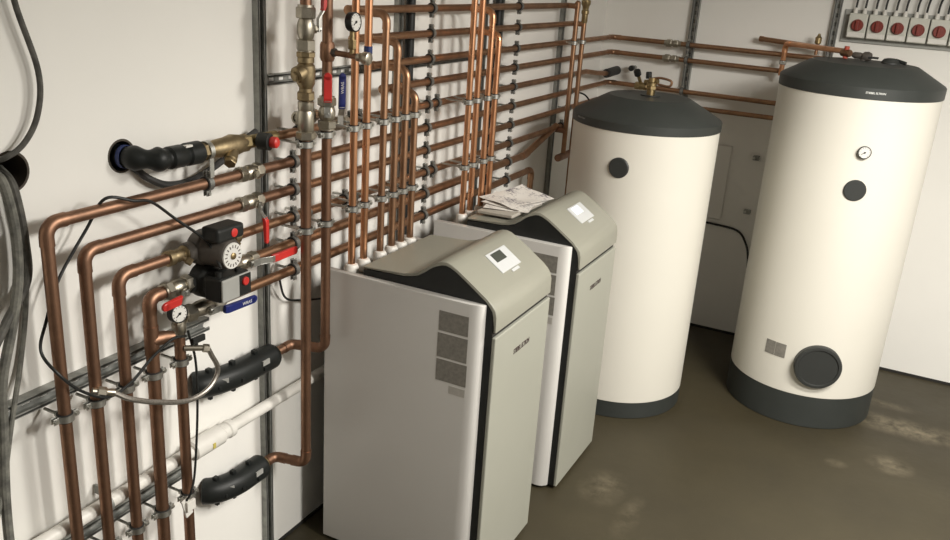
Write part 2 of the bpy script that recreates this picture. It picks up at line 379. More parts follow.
# double clamps where rods carry the risers
for (y, z, t) in ((2.595, ZR[4], 'fifth pipe behind the near risers, near one'), (2.655, ZR[4], 'fifth pipe behind the near risers, far one'), (2.57, ZR[7], 'eighth pipe behind the near risers, near one'), (2.62, ZR[7], 'eighth pipe behind the near risers, far one'),
                  (3.23, ZR[4], 'fifth pipe just left of the far risers'), (3.22, ZR[7], 'eighth pipe just left of the far risers'), (2.30, ZR[4], 'fifth pipe between strainer and silver valves'), (2.34, ZR[7], 'eighth pipe right of the leftmost rail')):
    clamp((XP, y, z), 'y', RH + (.0005 if z == ZR[7] else 0), XP - .003, 'dark clamp on the ' + t, 'clamps backing the risers')

# ------------------------------------------------------------------ left downpipes: arms and clamps on the low rails
LY = [(1.33, RL), (1.43, RL), (1.53, RL), (1.63, .0185), (1.735, .0165)]
for i, (y, r) in enumerate(LY):
    w = ['outermost left', 'second left', 'third left', 'fourth left', 'fifth left'][i]
    clamp((XP, y, 1.028), 'z', r, XP - .012, f'steel clamp on the {w} downpipe at the upper low rail', 'clamps on the left downpipes')
    clamp((XP, y, .562), 'z', r, XP - .012, f'steel clamp on the {w} downpipe at the lower low rail', 'clamps on the left downpipes')

# ------------------------------------------------------------------ risers to the boilers
def riser(y, ztop, label, m, joined=None, zb=1.135):
    pts = [(.21, y, zb), (.21, y, ztop)]
    if joined: pts.append((XP + RH, y, ztop))
    return pipe(label, pts, .0132, m, rad=.03, group='boiler riser pipes')
for k, (y, zt, j, m_) in enumerate(((2.446, ZC - .003, 0, 'copper_bright'), (2.522, ZC - .003, 0, 'copper_bright'), (2.632, ZR[0] - .004, 1, 'copper'), (2.712, ZR[1] - .004, 1, 'copper'), (2.78, ZR[2] - .004, 1, 'copper'), (2.848, ZR[3] - .004, 1, 'copper'))):
    w = ['first', 'second', 'third', 'fourth', 'fifth', 'sixth'][k]
    riser(y, zt, f'{w} copper riser from left behind the near boiler' + (', bright and full height' if k < 2 else ', elbowed back into a horizontal pipe'), m_, j)
    for z in (1.655, 1.372):
        clamp((.21, y, z), 'z', .0132, .116, f'silver clamp on {w} near boiler riser, {"upper" if z > 1.5 else "lower"} row', 'clamps on the near boiler risers')
for k, (y, zt, j, m_) in enumerate(((3.292, ZC - .003, 0, 'copper_bright'), (3.366, ZC - .003, 0, 'copper_bright'), (3.470, ZR[0] - .004, 1, 'copper_bright'), (3.546, ZR[1] - .004, 1, 'copper_bright'))):
    w = ['first', 'second', 'third', 'fourth'][k]
    riser(y, zt, f'{w} copper riser from left behind the far boiler' + (', bright and full height' if k < 2 else ', elbowed back into a horizontal pipe'), m_, j)
    for z in (1.657, 1.376):
        clamp((.21, y, z), 'z', .0132, .116, f'silver clamp on {w} far boiler riser, {"upper" if z > 1.5 else "lower"} row', 'clamps on the far boiler risers')
# black drain pipes behind
tag(MB().cyl((.03, 3.09, .003), (.03, 3.09, ZC - .003), .019).build('black_pipe', 'black'), 'black plastic vertical pipe beside the rail behind the near boiler risers', 'pipe', 'black vertical pipes')
tag(MB().cyl((.03, 3.90, .003), (.03, 3.90, ZC - .003), .019).build('black_pipe', 'black'), 'black plastic vertical pipe beside the rail behind the far boiler risers', 'pipe', 'black vertical pipes')
# far pair
f1 = pipe('left one of the paired copper risers near the room corner', [(.15, 4.64, 1.215), (.15, 4.64, 2.045)], .0135, 'copper', group='paired far risers')
MB().lathe([(.0155, 0), (.0155, .03), (.006, .04)], (.15, 4.64, 2.02), (0, 0, 1), 16).build('end_cap', 'copper', f1)
MB().tube([(.15, 4.64, ZR[0]), (XP, 4.64, ZR[0])], .0145).build('tee', 'copper', f1)
MB().tube([(.15, 4.56, 1.205), (.15, 4.80, 1.205)], .021).build('cross_connection', 'copper_old', f1)
f2 = pipe('right one of the paired copper risers near the corner, topped by brass vent', [(.15, 4.768, .02), (.15, 4.768, 1.97)], .0135, 'copper', group='paired far risers')
MB().tube([(.15, 4.768, ZR[1]), (XP, 4.768, ZR[1])], .0145).build('tee', 'copper', f2)
MB().lathe([(.012, -.02), (.017, -.01), (.017, .03), (.021, .035), (.021, .05), (.017, .055), (.02, .075), (.026, .085), (.026, .105), (.012, .11)], (.15, 4.768, 1.955), (0, 0, 1), 16).build('air_vent', 'brass', f2)
for (y, n_) in ((4.64, 'left'), (4.768, 'right')):
    clamp((.15, y, 1.836), 'z', .0135, .11, f'silver clamp on the {n_} one of the paired corner risers', 'clamps on the paired corner risers')
MB().tube([(.15, 4.64, ZR[7] - .01), (XP, 4.64, ZR[7] - .01)], .016).build('tee', 'copper_old', f1)

# ------------------------------------------------------------------ front pair V1, V2 with valves
v1 = pipe('tall copper pipe carrying the brass strainer, dropping to the lower insulated elbow', [(.18, 2.222, ZC - .003), (.18, 2.222, .452), (.062, 2.19, .458), (.06, 2.11, .455)], .0176, 'copper_old', rad=.03, group='valve pipes')
v2 = pipe('tall copper pipe with red lever valve, ending at the upper insulated elbow', [(.18, 2.333, ZC - .003), (.18, 2.333, .868), (.062, 2.29, .872), (.058, 2.20, .866)], .0168, 'copper_old', rad=.03, group='valve pipes')
for (y, r, n_) in ((2.222, .0176, 'strainer pipe'), (2.333, .0168, 'red lever pipe')):
    for z in (1.628 if r > .017 else 1.645, 1.34):
        clamp((.18, y, z), 'z', r, .10, f'silver clamp on the tall {n_}, {"upper" if z > 1.5 else "lower"} of two', 'clamps on the tall valve pipes')
def lever(root, p, d, up, L, m, w=.024, bend=.02, txt=None, w0=.45):
    """flat steel lever from p along d, cranked off by bend along up; a coloured sleeve covers its outer part"""
    d = V(d).normalized(); up = V(up).normalized(); up = (up - d * up.dot(d)).normalized(); s = d.cross(up); th = .004
    def plate(prof, hw, t0, t1, mb, bev):
        a = [(x, y + t0) for x, y in prof] + [(x, y + t1) for x, y in reversed(prof)]
        mb.prism(a, V(p), d, up, -hw, hw, bev)
    st = MB(); plate([(-.008, 0), (L * .2, 0), (L * .38, bend), (L * .6, bend)], w * .42, 0, th, st, .001)
    h = st.hexnut(V(p) - up * .006, V(p) + up * .011, .008).build('lever_arm', 'steel', root)
    sl = MB(); plate([(L * w0 * .78, bend * .75), (L * w0, bend), (L, bend)], w / 2, -.003, th + .003, sl, .002)
    tip = V(p) + d * L + up * (bend - .003)
    sl.lathe([(w / 2 - .002, 0), (w / 2, .002), (w / 2, th + .004), (w / 2 - .002, th + .006)], tip, up, 18)
    o = sl.build('handle', m, root)
    if txt:
        mt = Matrix(((*d, 0), (*(up.cross(d)), 0), (*up, 0), (0, 0, 0, 1))).transposed()
        mt.translation = V(p) + d * L * .78 + up * (bend + th + .0033)
        text_mesh(txt[0], w * .6, 'whiteink', 'lettering', o, mt)
    return o
def ball_valve(label, p, axis, stem, L=.09, r=.022, m='nickel', group='ball valves', hv=None):
    """in-line valve centred at p, along axis; stem direction; hv = (dir, length, material, text)"""
    p = V(p); a = V(axis).normalized(); st = V(stem).normalized()
    o = MB().lathe([(r * .78, -L * .26), (r * .95, -L * .2), (r * 1.12, -L * .08), (r * 1.12, L * .08), (r * .95, L * .2), (r * .78, L * .26)], p, a, 24).build('ball_valve', m); tag(o, label, 'valve', group)
    for sg in (-1, 1):
        MB().hexnut(p + a * sg * L * .24, p + a * sg * L * .5, r * 1.22).ring(p + a * sg * L * .52, a, r * .7, r * 1.02, L * .06).build('union_nut', m, o)
    MB().cyl(p + st * r * .9, p + st * (r + .014), .0085, 14).hexnut(p + st * (r + .002), p + st * (r + .01), .013).build('stem', m, o)
    if hv: lever(o, p + st * (r + .014), hv[0], st, hv[1], hv[2], txt=hv[3] if len(hv) > 3 else None, w=hv[4] if len(hv) > 4 else .024, w0=hv[5] if len(hv) > 5 else .45)
    return o
# strainer string on V1
ball_valve('large silver ball valve at the top of the strainer pipe', (.18, 2.222, 1.985), (0, 0, 1), (.5, .86, 0), .13, .0245, hv=((0, 0, 1), .16, 'red', None, .024))
st_ = thing('strainer', 'brass angled strainer on the tall pipe left of the near boiler', 'strainer', (.18, 2.222, 1.85))
MB().lathe([(.021, .03), (.026, .035), (.026, .05), (.022, .055), (.022, .078)], (0, 0, 0), (0, 0, 1), 20).hexnut((0, 0, .05), (0, 0, .068), .03, 8).build('upper_union', 'brass_old', st_)
MB().lathe([(.02, -.045), (.028, -.03), (.030, 0), (.028, .025), (.02, .034)], (0, 0, 0), (0, 0, 1), 20).build('body', 'brass_old', st_)
MB().cyl((0, 0, .01), (-.010, -.040, -.006), .026, 20, .006).hexnut((-.009, -.036, -.005), (-.012, -.046, -.008), .017).build('screen_cap', 'brass_old', st_)
MB().lathe([(.021, -.075), (.021, -.045)], (0, 0, 0), (0, 0, 1), 20).hexnut((0, 0, -.082), (0, 0, -.055), .028, 8).build('lower_union', 'brass_old', st_)
cv = thing('check_valve', 'silver check valve below the brass strainer', 'valve', (.18, 2.222, 1.70))
MB().lathe([(.024, -.03), (.026, -.025), (.0265, .03), (.024, .036), (.0255, .04), (.0255, .062), (.022, .066)], (0, 0, 0), (0, 0, 1), 22).build('body', 'nickel', cv)
MB().hexnut((0, 0, -.056), (0, 0, -.03), .031).build('lower_nut', 'nickel', cv)
# V2
ball_valve('silver ball valve with upright red lever beside the check valve', (.18, 2.333, 1.715), (0, 0, 1), (.62, -.78, 0), .10, .025, hv=((0, 0, 1), .125, 'red', None, .026))
ball_valve('silver ball valve with upright blue lever behind the first bright riser', (XP, 2.522, ZR[4]), (0, 1, 0), (.75, -.66, 0), .085, .022, hv=((0, .0, 1), .17, 'blue', ('WRAS', 1), .024))
ball_valve('silver coupling valve between strainer pipe and red lever pipe', (XP + .03, 2.30, 1.70), (0, 1, 0), (1, 0, 0), .09, .02)
br = tag(MB().tube([(.18, 2.333, 1.912), (.32, 2.333, 1.906)], .0095).build('branch_pipe', 'copper_old'), 'short copper branch carrying the pressure gauge, off the red lever pipe', 'pipe')
MB().lathe([(.02, -.03), (.024, -.02), (.024, .02), (.02, .03)], (.18, 2.333, 1.912), (0, 0, 1), 18).build('tee', 'copper_old', br)
MB().hexnut((.19, 2.333, 1.912), (.215, 2.333, 1.911), .014).build('nut', 'darkcast', br)
MB().lathe([(.012, 0), (.016, .004), (.02, .012), (.02, .03), (.012, .034)], (.31, 2.333, 1.906), (1, 0, -.05), 18).hexnut((.295, 2.333, 1.907), (.31, 2.333, 1.906), .014).build('drain_cap', 'nickel', br)
def gauge(label, p, n_, r, stem_len, cat='gauge', name='pressure_gauge', stem_m='brass', stem_dir=(0, 0, -1), dep=.026):
    p = V(p); n_ = V(n_).normalized()
    o = MB().lathe([(r * .7, -dep), (r * .97, -dep * .85), (r, -.003), (r, .001), (r * .9, .002), (r * .88, -.001)], p, n_, 28).build(name, 'black'); tag(o, label, cat)
    MB().lathe([(r * .87, 0), (r * .87, .0012)], p - n_ * .001, n_, 28).build('dial', 'dial', o)
    u, w, d = frame(n_); q = p + n_ * .0012
    mt = Matrix(((*u, 0), (*w, 0), (*d, 0), (0, 0, 0, 1))).transposed(); mt.translation = q
    MB().box((-r * .55, -.0012, 0), (r * .2, .0012, .001), mtx=mt @ Matrix.Rotation(.6, 4, 'Z')).lathe([(r * .14, 0), (r * .14, .0015)], q, n_, 12).build('needle', 'black', o)
    tk = MB()
    for k in range(11):
        a = math.radians(-50 + k * 28); tk.box((r * .68, -.0007, 0), (r * .82, .0007, .0006), mtx=mt @ Matrix.Rotation(a, 4, 'Z'))
    tk.build('scale_marks', 'ink', o)
    if stem_len:
        s = V(stem_dir); a = p - n_ * dep * .5 + s * r * .9
        MB().cyl(a, a + s * stem_len, .0085, 12).hexnut(a + s * stem_len * .35, a + s * stem_len * .75, .0135).build('stem', stem_m, o)
    return o
gauge('small white-dial pressure gauge above the copper branch, in front of first bright riser', (.288, 2.333, 2.012), (1, 0, .05), .03, .075)
tag(MB().ring((.21, 2.522, 1.91), (0, 0, 1), .0134, .0146, .026).build('pipe_tape', 'bluetape'), 'blue tape band around the second bright riser of near boiler', 'tape')

# ------------------------------------------------------------------ brass line on the fifth pipe
el = MB().tube(smooth([(-.06, 1.650, 1.652), (.0, 1.650, 1.652), (.04, 1.655, 1.652), (.07, 1.675, 1.65), (.085, 1.70, 1.648), (XP, 1.73, 1.647)]), [.030 + .0045 * math.sin(k * .42 + 1) * (k > 8) for k in range(41)], 18).build('insulated_elbow', 'insul')
tag(el, 'black wrapped elbow coming out of the wall hole above the copper pipes', 'pipe elbow')
MB().lathe([(.026, 0), (.032, .006), (.032, .05), (.028, .056), (.028, .064), (.033, .07), (.033, .118), (.026, .125)], (XP, 1.725, 1.647), (0, 1, 0), 20).build('wrapped_section', 'insul', el)
MB().box((XP + .008, 1.775, 1.672), (XP + .022, 1.80, 1.6775), 0).build('label_strip', 'white_pl', el)
MB().ring((.012, 1.650, 1.652), (1, .12, 0), .0305, .032, .012).build('tape_band', 'bluetape', el)
bs = thing('brass_strainer_valve', 'brass strainer valve with black and red cap on the line from the wall hole', 'valve', (XP, 1.98, ZR[4]))
MB().hexnut((0, -.13, 0), (0, -.095, 0), .027).lathe([(.02, -.10), (.02, -.06)], (0, 0, 0), (0, 1, 0), 18).build('inlet_nut', 'brass_old', bs)
MB().lathe([(.02, -.09), (.027, -.07), (.029, -.03), (.034, .0), (.029, .03), (.022, .06)], (0, 0, 0), (0, 1, 0), 20).build('body', 'brass_old', bs)
MB().cyl((.005, 0, -.005), (.035, -.045, -.035), .019, 18, .003).hexnut((.033, -.042, -.033), (.042, -.055, -.042), .018).build('screen_cap', 'brass_old', bs)
MB().hexnut((0, .03, 0), (0, .07, 0), .027).lathe([(.017, .06), (.02, .07), (.02, .20)], (0, 0, 0), (0, 1, 0), 18).build('outlet_union', 'brass', bs)
MB().lathe([(.02, 0), (.027, .006), (.027, .04), (.02, .043)], (.02, .095, .004), (1, .25, .0), 20).build('valve_collar', 'black', bs)
MB().lathe([(.016, 0), (.018, .004), (.017, .02), (.012, .024)], (.062, .106, .004), (1, .25, .0), 20).build('red_cap', 'red', bs)
hg = tag(MB().box((XP + .018, 1.866, 1.57), (XP + .021, 1.882, 1.645), 0).build('hanger_strap', 'steel'), 'steel strap hanging from the brass valve to the pipe clamp below', 'strap')
MB().ring((XP, 1.874, ZR[4]), (0, 1, 0), .0265, .029, .016).build('upper_loop', 'steel', hg)
clamp((XP, 1.872, ZR[5]), 'y', RL, 0, 'black clamp hung by a strap under the brass strainer valve', 'hung clamp')
cable('black_hose', 'thick black hose sagging from the wall hole behind the copper pipe', [(-.1, 1.668, 1.618), (.0, 1.678, 1.618), (.026, 1.71, 1.585), (.03, 1.78, 1.552), (.03, 1.88, 1.55), (.03, 2.0, 1.585), (.03, 2.09, 1.63), (.04, 2.15, 1.66)], .0105, 'rubber', 'hose')

# union valves on pipes six and seven
ball_valve('silver union valve on the sixth pipe left of the wall rail', (XP, 2.055, ZR[5]), (0, 1, 0), (1, 0, 0), .095, .0215)
ball_valve('silver union valve on the seventh pipe with red lever hanging down', (XP, 2.052, ZR[6]), (0, 1, 0), (1, .25, -.1), .095, .0215, hv=((0, .0, -1), .115, 'red', None, .021))

# ------------------------------------------------------------------ pumps
def pump_iso(label, p, m='brass_old'):
    o = MB().lathe([(.017, -.045), (.023, -.042), (.023, -.022), (.017, -.018), (.02, .0), (.017, .018), (.024, .022), (.024, .045)], p, (0, 1, 0), 18).build('isolating_valve', m); tag(o, label, 'valve', 'pump valves')
    MB().cyl(V(p) + V((.012, .005, -.005)), V(p) + V((.036, .018, -.02)), .008, 12).hexnut(V(p) + V((.022, .01, -.011)), V(p) + V((.036, .018, -.02)), .011).build('spindle', m, o)
    return o
pump_iso('brass isolating valve left of the round-dial pump', (XP, 1.745, ZR[7]))
pump_iso('brass isolating valve right of the round-dial pump', (XP, 1.945, ZR[7]))
pu = thing('circulation_pump', 'dark circulation pump with round white dial and black terminal box', 'pump', (XP, 1.845, ZR[7]))
MB().lathe([(.026, -.075), (.03, -.07), (.03, -.052), (.022, -.045), (.034, -.03), (.038, 0), (.034, .03), (.022, .045), (.03, .05), (.03, .066), (.026, .07)], (0, 0, 0), (0, 1, 0), 22).build('volute', 'darkcast', pu)
MB().lathe([(.049, -.02), (.054, -.012), (.054, .02), (.049, .026), (.049, .032), (.047, .036), (.047, .1), (.042, .11)], (0, 0, 0), (1, 0, 0), 28).build('motor', 'darkcast', pu)
MB().box((.045, -.055, .042), (.112, .058, .086), .010, seg=3).build('terminal_box', 'black', pu)
dl = MB().lathe([(.0385, 0), (.040, .003), (.0385, .006)], (.11, 0, -.004), (1, 0, 0), 30).build('dial_plate', 'dial', pu)
MB().lathe([(.010, 0), (.010, .004), (.007, .006)], (.116, 0, -.004), (1, 0, 0), 14).build('vent_screw', 'brass', dl)
rg = MB()
for k in range(16):
    a = 2 * PI * k / 16; rg.box((.1162, -.0015, .024), (.1168, .0015, .033), mtx=Matrix.Translation((0, 0, -.004)) @ Matrix.Rotation(a, 4, 'X'))
rg.build('dial_print', 'ink', dl)
MB().lathe([(.013, 0), (.013, .003), (.011, .004)], (.111, .012, .064), (1, 0, 0), 18).build('red_badge', 'red', pu)
pu2 = thing('circulation_pump', 'black circulation pump with square grey face under the round-dial pump', 'pump', (XP, 1.86, ZR[8] - .004))
MB().lathe([(.024, -.085), (.028, -.08), (.028, -.062), (.022, -.055), (.036, -.03), (.038, 0), (.036, .03), (.022, .05), (.028, .055), (.028, .07)], (0, 0, 0), (0, 1, 0), 20).build('volute', 'black', pu2)
MB().lathe([(.052, -.01), (.054, 0), (.054, .03), (.045, .04), (.045, .07)], (0, -.02, 0), (1, 0, 0), 26).build('motor', 'black', pu2)
MB().box((.055, -.075, -.038), (.118, .052, .036), .008, seg=3).build('control_housing', 'black', pu2)
fp = MB().box((.118, -.073, -.036), (.126, .050, .034), .004).build('face_plate', 'grey', pu2)
MB().box((.1262, -.002, -.033), (.1275, .046, .031), 0).build('display_panel', 'black', fp)
MB().lathe([(.013, 0), (.013, .005), (.011, .007)], (.1275, .020, .010), (1, 0, 0), 18).build('red_dial', 'red', fp)
MB().cyl((.09, -.05, .034), (.09, -.05, .050), .01, 14).build('cable_gland', 'black', pu2); MB().cyl((.1, .02, .034), (.1, .02, .046), .009, 14).build('cable_gland', 'black', pu2)
ball_valve('silver ball valve with red lever left of the grey-faced pump', (XP, 1.735, ZR[8]), (0, 1, 0), (1, 0, -.25), .10, .0225, hv=((0, -1, -.02), .10, 'red', None, .026))
ball_valve('silver ball valve with red lever right of the grey-faced pump', (XP, 2.02, ZR[8]), (0, 1, 0), (1, 0, 0), .10, .021, hv=((0, 1, .02), .185, 'red', None, .026, .52))
ball_valve('silver ball valve with blue lever beside the small gauge', (XP, 1.832, ZR[9]), (0, 1, 0), (1, 0, -.1), .15, .0225, hv=((0, 1, -.03), .165, 'blue', ('WRAS', 1), .026, .3))
tee = MB().lathe([(.018, -.05), (.021, -.045), (.021, -.02), (.019, -.015), (.019, .03), (.012, .04)], (XP, 1.735, ZR[9] + .0), (0, 0, 1), 18).cyl((XP, 1.735, ZR[9]), (XP, 1.775, ZR[9]), .019, 16).build('pipe_tee', 'nickel')
tag(tee, 'silver tee under the small gauge at the top of the fifth downpipe', 'fitting')
gauge('small pressure gauge with black rim on the silver tee beside blue lever', (XP + .035, 1.706, ZR[9] + .030), (1, -.15, .1), .028, .016, stem_m='nickel')
# tee on the fourth downpipe and hose fitting
sb = tag(MB().tube([(XP, 1.63, 1.135), (XP + .012, 1.665, 1.135), (XP + .02, 1.69, 1.13)], [.022, .020, .017]).tube([(XP, 1.63, 1.09), (XP, 1.63, 1.18)], .0208).build('pipe_stub', 'copper_old'), 'short copper stub off the fourth downpipe', 'fitting')
ff = MB().tube([(XP + .015, 1.735, 1.075), (XP + .05, 1.775, 1.07)], .009).hexnut((XP + .05, 1.775, 1.07), (XP + .062, 1.79, 1.066), .013).build('fill_cock', 'nickel'); tag(ff, 'small fill cock with black tap on the fifth downpipe', 'valve')
MB().box((XP + .03, 1.75, 1.085), (XP + .04, 1.80, 1.105), .002).cyl((XP + .035, 1.765, 1.07), (XP + .035, 1.765, 1.09), .006, 10).build('tap_handle', 'black', ff)
hs = cable('braided_hose', 'braided steel hose looping from the second downpipe to the fill cock', [(.125, 1.455, 1.055), (.145, 1.50, 1.02), (.15, 1.591, .972), (.15, 1.70, .93), (.15, 1.785, .935), (.15, 1.825, .98), (.15, 1.80, 1.04), (.15, 1.787, 1.066)], .0078, 'braid', 'hose')
MB().hexnut((.105, 1.42, 1.068), (.118, 1.44, 1.06), .014).cyl((.1, 1.41, 1.07), (.127, 1.458, 1.054), .0105, 14).build('hose_coupling', 'nickel', hs)
cable('sensor_cable', 'thin black cable looping over the copper elbows to the pumps', [(.2, 1.80, 1.33), (.15, 1.80, 1.40), (.125, 1.712, 1.482), (.125, 1.627, 1.55), (.125, 1.57, 1.565), (.10, 1.50, 1.58), (.06, 1.47, 1.50), (.06, 1.375, 1.39), (.062, 1.325, 1.29), (.068, 1.298, 1.22), (.118, 1.306, 1.165), (.122, 1.365, 1.095), (.122, 1.445, 1.045), (.125, 1.52, 1.06), (.12, 1.60, 1.10), (.13, 1.67, 1.135), (.12, 1.73, 1.12)], .0042, 'black')
cable('sensor_cable', 'thin black cable hanging beside fifth downpipe to a white tag', [(.115, 1.745, 1.13), (.12, 1.765, 1.02), (.12, 1.762, .85), (.125, 1.735, .66), (.13, 1.71, .60), (.12, 1.70, .57)], .0038, 'black')
tg = MB().box((.112, 1.69, .505), (.118, 1.72, .575), .002, Matrix.Translation((.115, 1.70, .54)) @ Matrix.Rotation(.25, 4, 'X') @ Matrix.Translation((-.115, -1.70, -.54))).box((.118, 1.695, .53), (.128, 1.73, .565), .002).build('plastic_clip', 'white_pl')
tag(tg, 'white plastic clip hanging at the fifth downpipe near the lower rail', 'clip')

# ------------------------------------------------------------------ lower insulated elbows and white waste pipe
def ins_elbow(label, z, y1, y0):
    k_ = lambda q: y0 + (q - 1.845) / (2.19 - 1.845) * (y1 - y0)
    path = smooth([(x, k_(q), zz) for x, q, zz in [(.06, 2.19, z), (.06, 2.10, z), (.06, 2.03, z), (.055, 1.97, z + .001), (.042, 1.91, z + .002), (.024, 1.868, z + .003), (.004, 1.845, z + .003)]], 8)
    o = MB().tube(path, [.040] + [.045] * (len(path) - 2) + [.043], 22).build('insulated_elbow', 'insul'); tag(o, label, 'pipe elbow', 'black insulated elbows')
    for (q, x) in ((2.09, .06), (1.98, .056), (1.89, .036)):
        y = k_(q)
        MB().box((x - .006, y - .012, z + .043), (x + .012, y + .006, z + .058), .003).build('clip_lug', 'insul', o)
        MB().box((x - .004, y - .008, z - .055), (x + .01, y + .006, z - .042), .003).build('clip_lug', 'insul', o)
        MB().box((x + .040, y - .006, z - .01), (x + .05, y + .006, z + .004), .002).build('clip_lug', 'insul', o)
    MB().box((.1005, k_(2.10) - .017, z + .008), (.1055, k_(2.10) + .017, z + .026), 0).build('label_plate', 'grey', o)
    MB().box((-.0005, -.02, -.008), (.004, .02, .008), 0, Matrix.Translation((.0785, k_(1.90) + .006, z + .016)) @ Matrix.Rotation(-.55, 4, 'Z')).build('label_plate', 'grey', o)
    MB().hexnut((.06, y1 + .001, z), (.06, y1 + .02, z), .026, 8).build('brass_collar', 'brass', o)
    return o
ins_elbow('upper black insulated pipe elbow running into the wall by the rail', .866, 2.19, 1.86)
ins_elbow('lower black insulated pipe elbow running into the wall by the rail', .455, 2.12, 1.885)
ww = MB().cyl((.05, .4, .668), (.05, 2.7, .676), .0205, 20).build('waste_pipe', 'white_pl'); tag(ww, 'white plastic waste pipe sloping along the left wall behind the boiler', 'pipe')
d_ = (V((.05, 2.7, .676)) - V((.05, .4, .668))).normalized(); c_ = V((.05, 1.885, .6732))
MB().lathe([(.027, -.09), (.034, -.085), (.034, .04), (.027, .05), (.027, .07), (.031, .075), (.031, .095), (.022, .1)], c_, d_, 22).build('coupling', 'white_pl', ww)
MB().box((.0815, 1.86, .662), (.0855, 1.872, .68), 0).build('yellow_sticker', mat('sticker_yellow', (.6, .5, .12)), ww)
MB().ring(c_ - d_ * .42, d_, .0211, .026, .012).box((.004, 1.462, .69), (.05, 1.47, .72), .002).build('pipe_clip', 'galv', ww)

# ------------------------------------------------------------------ hanging hoses at the left
cable('black_cable', 'black cable curving down from the top left into the wall hole', [(.03, 1.35, 2.4), (.03, 1.34, 2.2), (.03, 1.355, 2.06), (.03, 1.398, 1.90), (.03, 1.385, 1.80), (.03, 1.34, 1.735), (.02, 1.29, 1.705), (-.05, 1.29, 1.69)], .007, 'hose_dark')
cable('black_hose', 'dirty grey hose hanging from the wall hole, thickest and leftmost', [(-.06, 1.29, 1.665), (.01, 1.27, 1.672), (.045, 1.268, 1.645), (.045, 1.282, 1.54), (.045, 1.276, 1.42), (.045, 1.245, 1.30), (.045, 1.203, 1.17), (.048, 1.187, 1.037), (.07, 1.155, .86), (.095, 1.135, .69), (.09, 1.15, .5), (.06, 1.18, .2), (.06, 1.18, .02)], .0122, 'hose', 'hose', 'hanging hoses')
cable('black_hose', 'dark hose hanging from the wall hole, right beside the grey hose', [(-.06, 1.32, 1.655), (.012, 1.305, 1.65), (.03, 1.306, 1.60), (.03, 1.314, 1.50), (.032, 1.306, 1.40), (.045, 1.235, 1.32), (.06, 1.175, 1.26), (.06, 1.12, 1.18), (.06, 1.09, 1.06), (.075, 1.05, .9), (.10, 1.03, .67), (.08, 1.03, .4), (.06, 1.03, .02)], .0115, 'hose_dark', 'hose', 'hanging hoses')
cable('black_hose', 'thin grey hose hanging from the wall hole across the low rail', [(-.06, 1.335, 1.665), (.0, 1.32, 1.645), (.013, 1.318, 1.60), (.013, 1.325, 1.48), (.013, 1.31, 1.33), (.015, 1.275, 1.18), (.042, 1.215, 1.05), (.06, 1.16, .90), (.088, 1.085, .75), (.09, 1.06, .62), (.06, 1.08, .4), (.05, 1.08, .02)], .0068, 'hose', 'hose', 'hanging hoses')
cable('black_cable', 'thin black cable on the wall behind the tall pipes, running to the boiler', [(.05, 2.24, 1.14), (.03, 2.30, 1.04), (.03, 2.40, 1.0), (.06, 2.55, .97)], .004, 'black')

